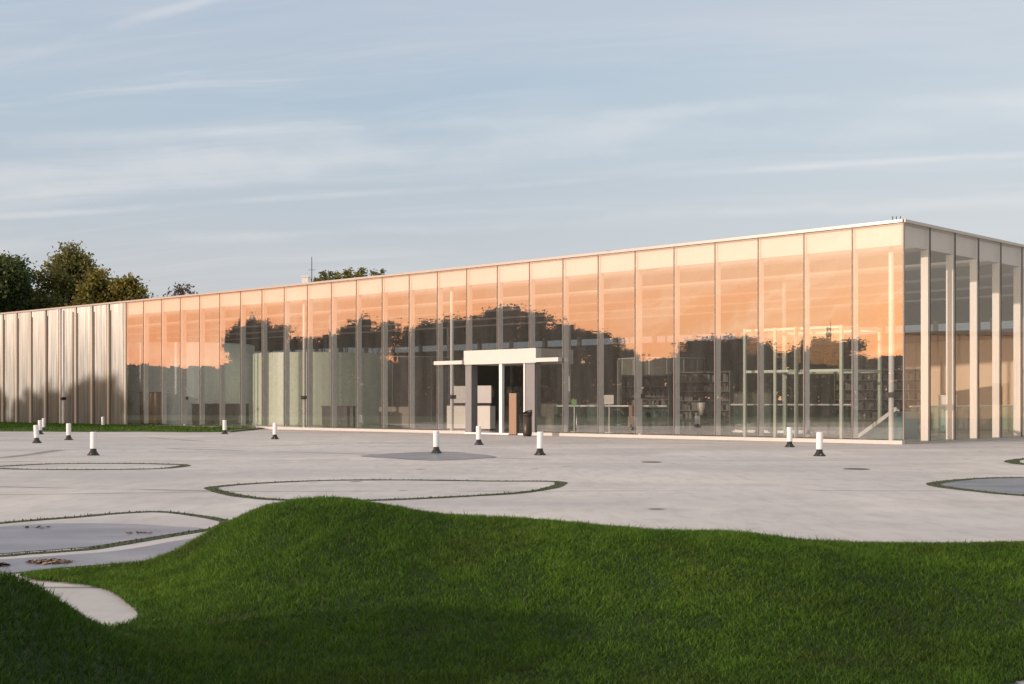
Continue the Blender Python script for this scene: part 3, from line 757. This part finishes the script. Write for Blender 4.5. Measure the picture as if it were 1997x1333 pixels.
# candidate roots, density falling with distance
N = 900000
Xc = rng.uniform(-5.2, 5.2, N); Yc = rng.uniform(3.2, 9.4, N)
vis = (np.abs(Xc) < .44*Yc+.35) & inside(Xc, Yc, LAWN)
yrr = np.interp(Xc, rx, ry)
vis &= ~((Yc > yrr+.5) & (Xc > -2.2))
Xc, Yc = Xc[vis], Yc[vis]
e = .02; Zc = hgt(Xc, Yc); dx = (hgt(Xc+e, Yc)-Zc)/e; dy = (hgt(Xc, Yc+e)-Zc)/e
nl = np.sqrt(dx*dx+dy*dy+1)
t1 = vnoise(Xc, Yc, 1.1, 1); t2 = vnoise(Xc, Yc, 4.5, 2); t3 = vnoise(Xc, Yc, 14, 3)
tint = .42 + .38*(t1-.5) + .30*(t2-.5) + .25*(t3-.5) + rng.normal(0, .16, len(Xc))
dry = (sstep((vnoise(Xc, Yc, .9, 11)*.6+vnoise(Xc, Yc, 3.3, 12)*.4-.50)/.22)*.16 + (rng.random(len(Xc)) < .03)*.6).clip(0, .9)
tint -= .16*sstep((6.6-Yc)/1.8)  # blades darker toward the front: shade of the hollow put into the tint
straw = rng.random(len(Xc)) < .02; tint = np.where(straw, tint+.4, tint)
length = (.019 + .020*t2 + .015*rng.random(len(Xc)))*(1+.35*(t3-.5)) * np.where(rng.random(len(Xc)) < .03, 1.5, 1.0)
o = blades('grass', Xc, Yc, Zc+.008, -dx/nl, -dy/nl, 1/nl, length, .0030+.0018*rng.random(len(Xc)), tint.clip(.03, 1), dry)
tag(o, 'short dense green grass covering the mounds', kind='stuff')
# grass tufts in the seams
bpn = np.array(blade_pts)
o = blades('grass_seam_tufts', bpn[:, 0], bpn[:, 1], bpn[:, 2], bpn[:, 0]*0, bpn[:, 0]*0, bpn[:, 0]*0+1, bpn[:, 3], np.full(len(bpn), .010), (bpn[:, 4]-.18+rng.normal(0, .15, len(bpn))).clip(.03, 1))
o.name = 'seam_grass'; tag(o, 'tufts of grass along the looping seams', kind='stuff')
# lawn strip blades (far away, only a soft edge)
n = 40000
Xs = rng.uniform(-33, -9.5, n); Ys = rng.uniform(46, 70, n)
pl = [tuple(p) for p in ls] + [tuple(p) for p in fr]
k = inside(Xs, Ys, pl); Xs, Ys = Xs[k], Ys[k]; z = np.zeros(len(Xs))
o = blades('lawn_grass', Xs, Ys, z+.03, z, z, z+1, .05+.05*rng.random(len(Xs)), np.full(len(Xs), .03), (.45+rng.normal(0, .2, len(Xs))).clip(.05, 1))
tag(o, 'grass of the strip along the clad end of the building', kind='stuff')

# ------------------------------------------------------------------ trees
def tree_meshes(seed, height, crown_r, crown_h, leaves, leaf, density_gap, top_sharp=.5, squash=1.0):
    """returns (trunk MB, leaf verts, leaf tris, tint) for a broadleaf tree"""
    rn = random.Random(seed); tb = MB(); tips = []
    def grow(p, d, ln, r, depth):
        segs = 3; q0 = p
        for s in range(segs):
            d = (d + Vector((rn.gauss(0, .13), rn.gauss(0, .13), rn.gauss(0.03, .08)))).normalized()
            q1 = q0 + d*(ln/segs); r1 = r*(1-.25/segs*1.2)
            tb.tube(q0, q1, r, r1, 6 if depth < 2 else 4, cap=False); q0 = q1; r = r1
            if depth >= 2: tips.append((q1.copy(), depth))
        if depth >= 4: tips.append((q0.copy(), depth)); return
        k = rn.choice((2, 3, 3)) if depth else 5
        for i in range(k):
            ang = rn.uniform(.35, .85) if depth else rn.uniform(.25, .8)
            az = 2*math.pi*(i+rn.random()*.7)/k
            a = d.orthogonal().normalized(); b = d.cross(a)
            nd = (d*math.cos(ang) + (a*math.cos(az)+b*math.sin(az))*math.sin(ang)).normalized()
            nd.z += .12; nd.normalize()
            grow(q0, nd, ln*rn.uniform(.62, .85), r*rn.uniform(.55, .7), depth+1)
    grow(Vector((0, 0, 0)), Vector((0, 0, 1)), 1.0, .055, 0)
    # rescale the skeleton to the wanted crown
    T = np.array([t[0] for t in tips]); zmax = T[:, 2].max(); rmax = np.percentile(np.hypot(T[:, 0], T[:, 1]), 96)
    sx = crown_r/rmax; sz = height*.96/zmax
    tb.v = [(x*sx if z > .3 else x*(sx*.6+.4*sz), y*sx if z > .3 else y*(sx*.6+.4*sz), z*sz) for x, y, z in tb.v]
    T = T*np.array([sx, sx, sz])
    keep = T[:, 2] > height-crown_h; T = T[keep]
    r2 = np.random.default_rng(seed)
    cl = r2.random(len(T)) > density_gap; T = T[cl]
    per = max(1, leaves//len(T))
    C = np.repeat(T, per, 0); n = len(C)
    clump = np.repeat(r2.uniform(.55, 1.15, len(T)), per)
    off = r2.normal(0, 1, (n, 3)); off *= (np.array([.34, .34, .24])*crown_r*.34)[None]*clump[:, None]
    P = C+off
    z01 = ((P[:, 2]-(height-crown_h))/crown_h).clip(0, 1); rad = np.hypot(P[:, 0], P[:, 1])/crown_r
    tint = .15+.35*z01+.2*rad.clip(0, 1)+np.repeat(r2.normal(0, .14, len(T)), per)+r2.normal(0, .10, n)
    a = r2.normal(0, 1, (n, 3)); a /= np.linalg.norm(a, axis=1, keepdims=True)
    b = np.cross(a, r2.normal(0, 1, (n, 3))); b /= np.linalg.norm(b, axis=1, keepdims=True)
    s = (leaf*r2.uniform(.6, 1.3, n))[:, None]
    V = np.stack([P-a*s, P+b*s*.55, P+a*s, P-b*s*.55], 1).reshape(-1, 3)
    i4 = np.arange(n)*4
    Fq = np.stack([i4, i4+1, i4+2, i4+3], 1)
    return tb, V, Fq, np.repeat(tint.clip(0.02, 1), 4)
def make_tree(name, loc, rz, args, leafmat, label, group=None):
    tb, V, Fq, tint = tree_meshes(*args)
    e = empty(name, loc, rz); tag(e, label, 'tree', group)
    tb.build('trunk', M['bark'], e, True)
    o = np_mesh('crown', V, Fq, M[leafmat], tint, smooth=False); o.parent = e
    return e
VG = 'trees rising behind the museum roof'
p = at(18, 92); make_tree('broadleaf_tree', (p.x, p.y, 0), .3, (11, 12.0, 3.4, 8.0, 30000, .16, .05), 'leaf_dark', 'dark green tree behind the roof at the far left edge', VG)
p = at(-70, 97); make_tree('broadleaf_tree', (p.x, p.y, 0), 1.3, (12, 12.5, 4.0, 9.0, 24000, .16, .05), 'leaf_dark', 'dark tree outside the left edge beside the tall airy one', VG)
p = at(112, 96); make_tree('broadleaf_tree', (p.x, p.y, 0), 2.1, (23, 13.6, 3.3, 7.5, 19000, .13, .26), 'leaf_olive', 'tall airy olive tree behind the roof, highest on the left', VG)
p = at(70, 99); make_tree('broadleaf_tree', (p.x, p.y, 0), .9, (15, 10.2, 3.6, 7.0, 26000, .16, .05), 'leaf_dark', 'low dark tree filling the gap beneath the tall airy tree', VG)
p = at(205, 90); make_tree('broadleaf_tree', (p.x, p.y, 0), .5, (31, 10.8, 3.1, 6.0, 28000, .14, .03), 'leaf_gold', 'rounded tree turning yellow behind the roof', VG)
p = at(388, 118); make_tree('broadleaf_tree', (p.x, p.y, 0), 1.0, (42, 12.1, 3.6, 6.0, 14000, .14, .25), 'leaf_mirror', 'thin brownish treetop just above the roof, right of the yellow tree', VG)
for px, Y, h, sd, lab in ((626, 102, 12.1, 51, 'lowest small green treetop right beside the roof antenna'), (650, 104, 12.4, 54, 'small green treetop second from the roof antenna'), (676, 106, 12.75, 52, 'small green treetop in the middle of the row right of the antenna'), (700, 104, 12.7, 55, 'small green treetop second from the right end of the row'), (728, 103, 12.55, 53, 'small green treetop at the right end of the row beyond the roof')):
    p = at(px, Y); make_tree('broadleaf_tree', (p.x, p.y, 0), sd, (sd, h, 1.5, 4.5, 6000, .13, .2), 'leaf_olive', lab, VG)

# trees across the plaza to the left: seen mirrored in the long glass front
def mirror_spot(px, D):
    """stand on the ray that leaves the long front at photo column px, D metres out"""
    best = None
    for k in range(0, NL*10):
        p, d = L(k/10); x = 998.5+F_PX*p.x/p.y
        if best is None or abs(x-px) < best[0]: best = (abs(x-px), p, d)
    _, p, d = best
    v = p.normalized(); n = Vector((d.y, -d.x))
    if n.dot(v) > 0: n = -n
    r = v - 2*v.dot(n)*n
    return p + r*D, p.length + D
MT = [ # px, top y, crown radius, seed proto, label
 (475, 608, 2.2, 0, 'leftmost dark tree mirrored in the glass front'),
 (535, 628, 2.0, 1, 'dark tree mirrored left of the pale green room'),
 (715, 606, 2.6, 0, 'spiky dark tree mirrored above the dim round room'),
 (770, 618, 2.6, 1, 'dark tree mirrored third from the left in the glass front'),
 (825, 616, 2.6, 2, 'dark tree mirrored left of the entrance'),
 (880, 606, 3.0, 0, 'dark tree mirrored above the left canopy end'),
 (935, 600, 3.0, 1, 'dark tree mirrored above the left door jamb'),
 (1000, 586, 3.6, 2, 'tallest dark tree mirrored above the entrance'),
 (1070, 616, 3.2, 0, 'dark tree mirrored above the right canopy end'),
 (1130, 636, 3.0, 1, 'low dark tree mirrored right of the entrance'),
 (1385, 648, 3.2, 2, 'dark tree mirrored left of the vestibule'),
 (1440, 650, 3.2, 1, 'dark tree mirrored above the left vestibule post'),
 (505, 616, 2.0, 2, 'dark tree mirrored second from the left, merging with its neighbours'),
 (575, 648, 2.4, 0, 'low dark tree mirrored just right of the lit structural column'),
 (640, 652, 2.2, 1, 'lowest dark tree mirrored above the pale green room'),
 (690, 628, 2.2, 2, 'dark tree mirrored at the left foot of the spiky one'),
 (1185, 664, 2.6, 0, 'low dark tree mirrored at the right end of the entrance trees'),
 (1340, 668, 2.6, 0, 'low dark tree mirrored at the left end of the vestibule group'),
 (1490, 668, 2.6, 0, 'dark tree mirrored inside the vestibule frame'),
 (1607, 656, 3.2, 2, 'domed dark tree mirrored below the thin spire'),
]
protos = []
for sd, hh in ((61, 10), (62, 10), (63, 10)):
    protos.append(tree_meshes(sd, hh, 3.0, 9.0, 17000, .12, .42))
pm = []
for tb, V, Fq, tint in protos:
    e = empty('dusk_tree', (0, 0, 0)); tb.build('trunk', M['bark'], e, True)
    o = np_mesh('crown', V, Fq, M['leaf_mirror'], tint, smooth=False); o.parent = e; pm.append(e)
usedp = set()
for px, ty, cr, pi_, lab in MT:
    g, tot = mirror_spot(px, 58)
    v_depth = tot*.96
    h = EYE + (HOR-ty)/F_PX*v_depth
    if pi_ in usedp: o = copy_tree(pm[pi_])
    else: o = pm[pi_]; usedp.add(pi_)
    o.location = (g.x, g.y, 0); o.rotation_euler = (0, 0, random.uniform(0, 6)); o.scale = (cr/3.0, cr/3.0, h/10)
    tag(o, lab, 'tree', 'dark trees mirrored in the glass front')
g, tot = mirror_spot(1607, 62); zt = EYE+(HOR-620)/F_PX*tot*.96
e = empty('spire', (g.x, g.y, 0)); tag(e, 'thin dark spire mirrored above the domed tree in the glass', 'spire')
q = MB(); q.tube((0, 0, 0), (0, 0, zt-1.4), .12, .10, 8); q.build('mast', M['dark'], e)
q = MB(); q.lathe((0, 0, zt-1.4), [(.10, 0), (.22, .25), (.10, .5), (.16, .7), (.05, .95), (.015, 1.4)], 10); q.build('finial', M['dark'], e)

# far wood closing the horizon on that side
def wood(name, path, h, n, label, mat='leaf_mirror', depth=3.0):
    V = []; tn = []
    segs = [(Vector(a), Vector(b)) for a, b in zip(path, path[1:])]
    Lt = sum((b-a).length for a, b in segs)
    for a, b in segs:
        k = int(n*(b-a).length/Lt); d = (b-a).normalized(); w = Vector((-d.y, d.x))
        for _ in range(k):
            u = random.random(); p = a.lerp(b, u)
            hh = h*(.90+.18*mnoise.noise((p.x*.12, p.y*.12, 4))+.08*mnoise.noise((p.x*.5, p.y*.5, 2)))
            z = hh*random.random(); off = random.uniform(-1, 1)*depth*math.sqrt(max(.05, 1-(z/hh)**2))
            c = Vector((p.x+w.x*off, p.y+w.y*off, z)); s = random.uniform(.16, .34)
            A = Vector((random.gauss(0, 1), random.gauss(0, 1), random.gauss(0, 1))).normalized(); B = A.orthogonal().normalized()
            for q_ in (c-A*s, c+B*s*.6, c+A*s, c-B*s*.6): V.append(tuple(q_))
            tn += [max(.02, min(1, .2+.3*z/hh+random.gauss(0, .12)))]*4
    V = np.array(V); k = len(V)//4; i4 = np.arange(k)*4
    o = np_mesh(name, V, np.stack([i4, i4+1, i4+2, i4+3], 1), M[mat], np.array(tn), smooth=False)
    return tag(o, label, kind='stuff')
wood('woodland', [(-55, -14), (-56, 10), (-64, 38), (-76, 64), (-92, 96)], 5.0, 70000, 'dark belt of bushes closing the left side of the plaza')

# clad wing to the right, mirrored in the right-hand front
wg = empty('gallery_wing', (68, 62, 0)); tag(wg, 'long beige clad museum wing mirrored in the right hand glass front', 'building')
iv = Matrix.Translation((-68, -62, 0))
wp = [(60, 34), (72, 78), (96, 72), (84, 28)]
q = MB(); q.prism(wp[::-1] if False else [wp[3], wp[2], wp[1], wp[0]], 0, 5.9); o = q.build('wall', M['wing'], wg); o.matrix_parent_inverse = iv
q = MB(); q.prism([(84.2, 27.7), (96.3, 72.2), (71.8, 78.3), (59.7, 33.8)], 5.9, 6.15); o = q.build('roof', M['roof'], wg); o.matrix_parent_inverse = iv
for (u0, u1, z0, z1) in ((.30, .325, 0, 2.3), (.52, .55, 1.0, 2.5), (.60, .63, 1.0, 2.5)):
    a = Vector(wp[0]).lerp(Vector(wp[1]), u0); b = Vector(wp[0]).lerp(Vector(wp[1]), u1)
    q = MB(); d = b-a; q.box((a+b)/2, d, d.length/2, .06, z0, z1); o = q.build('door' if z0 == 0 else 'window', M['wood'], wg); o.matrix_parent_inverse = iv
for k in range(1, 30):
    p = Vector(wp[0]).lerp(Vector(wp[1]), k/30); q = MB(); q.box(p, Vector(wp[1])-Vector(wp[0]), .02, .03, 0, 5.88); o = q.build('panel_joint', M['warm'], wg); o.matrix_parent_inverse = iv
for i, (x, y, s, lab) in enumerate(((92, 82, 1.25, 'dark tree mirrored beyond the beige wing, nearest the corner'), (97, 92, 1.45, 'dark tree mirrored beyond the beige wing, middle one'), (101, 103, 1.35, 'dark tree mirrored beyond the beige wing, at the right edge'))):
    o = copy_tree(pm[i % 3]); o.location = (x, y, 0); o.scale = (s*1.5, s*1.5, s); o.rotation_euler = (0, 0, i*1.1); tag(o, lab, 'tree', 'dark trees mirrored in the right hand front')

# ------------------------------------------------------------------ sky, sun, camera
SUN_AZ = Vector((-.87, -.50, 0)).normalized(); SUN_EL = R(8.5)
world = bpy.data.worlds.new('World'); scene.world = world; world.use_nodes = True
t = NT(world.node_tree); t.n.clear(); out = t.new('ShaderNodeOutputWorld')
geo = t.new('ShaderNodeTexCoord').outputs['Generated']
nrm = t.new('ShaderNodeVectorMath', operation='NORMALIZE'); t.l.new(geo, nrm.inputs[0])
sep = t.new('ShaderNodeSeparateXYZ'); t.l.new(nrm.outputs[0], sep.inputs[0])
x, y, z = sep.outputs
el = t.math('MULTIPLY', t.math('ARCSINE', z), 57.2958)            # elevation in degrees
hl = t.math('SQRT', t.math('ADD', t.math('MULTIPLY', x, x), t.math('ADD', t.math('MULTIPLY', y, y), 1e-5)))
GL = Vector((-.93, -.36, 0)).normalized()
az = t.math('DIVIDE', t.math('ADD', t.math('MULTIPLY', x, GL.x), t.math('MULTIPLY', y, GL.y)), hl)
rightness = t.math('DIVIDE', x, hl)
e01 = t.math('DIVIDE', el, 90.0, clamp=True)
base = t.ramp(e01, [(0, (.56, .545, .57)), (.07, (.51, .535, .575)), (.14, (.42, .51, .60)), (.22, (.36, .47, .62)), (.36, (.70, .72, .78)), (1, (.95, .93, .93))])
base = t.mix(t.smooth(rightness, -.15, .42, 0, .5), base, (.62, .66, .69))
glow = t.ramp(e01, [(0, (1.95, .62, .28)), (.028, (2.3, .78, .30)), (.05, (2.35, .94, .40)), (.075, (2.2, 1.25, .78)), (.10, (2.0, 1.42, 1.14)), (.15, (1.6, 1.25, 1.08)), (.25, (1.05, .98, .96)), (.5, (.9, .88, .9))])
wg_ = t.smooth(az, .25, .93)
col = t.mix(wg_, base, glow)
# cirrus: noise on a flat high layer, pulled into streaks
zc = t.math('ADD', t.math('MAXIMUM', z, 0.0), .13)
cx = t.math('DIVIDE', x, zc); cy = t.math('DIVIDE', y, zc)
cmb = t.new('ShaderNodeCombineXYZ'); t.l.new(cx, cmb.inputs[0]); t.l.new(t.math('ADD', cy, t.math('MULTIPLY', cx, .16)), cmb.inputs[1])
P_ = cmb.outputs[0]
wn = t.new('ShaderNodeTexNoise'); wn.inputs['Scale'].default_value = .8; wn.inputs['Detail'].default_value = 3; t.l.new(P_, wn.inputs['Vector'])
wv = t.new('ShaderNodeVectorMath', operation='MULTIPLY_ADD'); t.l.new(wn.outputs['Color'], wv.inputs[0]); wv.inputs[1].default_value = (.9, .35, 0); t.l.new(P_, wv.inputs[2])
s1 = t.noise(t.mapping(wv.outputs[0], (.42, 2.6, 1), loc=(2.3, .4, 0)), 1.0, 7, .60, .35)
s2 = t.noise(t.mapping(wv.outputs[0], (.9, 6.5, 1), loc=(.7, 3.1, 0)), 1.0, 6, .62, .3)
s3 = t.noise(t.mapping(P_, (.5, .7, 1), loc=(5.2, 1.0, 0)), 1.0, 4, .5)
c1 = t.smooth(s1, .46, .78, 0, .58); c2 = t.math('MULTIPLY', t.smooth(s2, .50, .76, 0, .60), t.smooth(s3, .38, .62))
cl = t.math('ADD', c1, c2, clamp=True)
ccol = t.mix(wg_, (.74, .725, .74), (2.35, 1.45, .98))
col = t.mix(t.math('MULTIPLY', cl, .72), col, ccol)
col = t.mix(t.smooth(t.noise(t.mapping(P_, (.35, .8, 1), loc=(9, 4, 0)), 1.0, 5), .44, .70, 0, .38), col, t.mix(wg_, (.61, .60, .62), (1.9, 1.0, .6)))
def band(p0, p1, width, lo, hi, amount, seed):
    a = Vector(((p0[0]-998.5)/F_PX, 1, (HOR-p0[1])/F_PX)); b = Vector(((p1[0]-998.5)/F_PX, 1, (HOR-p1[1])/F_PX)); n = a.cross(b).normalized()
    dt = t.new('ShaderNodeVectorMath', operation='DOT_PRODUCT'); t.l.new(nrm.outputs[0], dt.inputs[0]); dt.inputs[1].default_value = n
    wob = t.math('MULTIPLY', t.math('SUBTRACT', t.noise(t.mapping(nrm.outputs[0], (7, 7, 22), loc=(seed, 0, 0)), 1.0, 5, .6), .5), width*2.2)
    d_ = t.math('ABSOLUTE', t.math('ADD', dt.outputs['Value'], wob))
    f = t.smooth(d_, 0, width, 1, 0)
    br = t.smooth(t.noise(t.mapping(nrm.outputs[0], (3.5, 3.5, 9), loc=(0, seed, 0)), 1.0, 5, .6), lo, hi)
    front = t.math('GREATER_THAN', y, 0.0)
    return t.math('MULTIPLY', t.math('MULTIPLY', f, br), t.math('MULTIPLY', front, amount))
for args in (((480, 392), (1997, 298), .0040, .40, .66, .46, 3.0), ((1150, 275), (1997, 215), .022, .34, .72, .46, 8.0), ((300, 470), (1200, 425), .008, .44, .68, .30, 5.5), ((-40, 285), (430, 262), .010, .36, .66, .34, 1.7), ((40, 110), (430, -10), .006, .40, .62, .35, 6.1)):
    col = t.mix(band(*args), col, (.77, .755, .755))
col = t.mix(t.math('MULTIPLY', t.math('MULTIPLY', t.smooth(s2, .42, .66), t.smooth(s3, .30, .55)), t.math('MULTIPLY', wg_, .42)), col, (2.6, 1.55, .98))
below = t.math('LESS_THAN', z, -.02)
col = t.mix(below, col, (.10, .10, .08))
bg = t.new('ShaderNodeBackground'); t.l.new(col, bg.inputs[0]); bg.inputs[1].default_value = 1.0
sky = t.new('ShaderNodeTexSky'); sky.sky_type = 'NISHITA'; sky.sun_disc = False; sky.sun_elevation = SUN_EL
sky.sun_rotation = math.atan2(SUN_AZ.x, SUN_AZ.y); sky.air_density = 1.0; sky.dust_density = 1.5
bg2 = t.new('ShaderNodeBackground'); t.l.new(sky.outputs[0], bg2.inputs[0]); bg2.inputs[1].default_value = .02
ad = t.new('ShaderNodeAddShader'); t.l.new(bg.outputs[0], ad.inputs[0]); t.l.new(bg2.outputs[0], ad.inputs[1]); t.l.new(ad.outputs[0], out.inputs[0])

sl = bpy.data.lights.new('sun', 'SUN'); sl.energy = 3.4; sl.angle = R(.6); sl.color = (1.0, .80, .68)
so = bpy.data.objects.new('sun', sl); COL.objects.link(so)
ts = Vector((SUN_AZ.x*math.cos(SUN_EL), SUN_AZ.y*math.cos(SUN_EL), math.sin(SUN_EL)))
so.rotation_euler = ts.to_track_quat('Z', 'Y').to_euler(); so.location = (-60, -30, 30)

cam = bpy.data.cameras.new('camera'); co = bpy.data.objects.new('camera', cam); COL.objects.link(co)
co.location = (0, 0, EYE); co.rotation_euler = (R(90), 0, 0)
cam.sensor_width = 36; cam.lens = F_PX/1997*36; cam.shift_y = (HOR-666.5)/1997; cam.clip_start = .1; cam.clip_end = 4000
scene.camera = co
scene.view_settings.view_transform = 'Standard'; scene.view_settings.look = 'None'; scene.view_settings.exposure = 0; scene.view_settings.gamma = 1
scene.render.engine = 'CYCLES'
cy_ = scene.cycles; cy_.use_denoising = True; cy_.max_bounces = 10; cy_.transparent_max_bounces = 24; cy_.glossy_bounces = 5; cy_.diffuse_bounces = 3
cy_.sample_clamp_indirect = 6; cy_.caustics_reflective = False; cy_.caustics_refractive = False
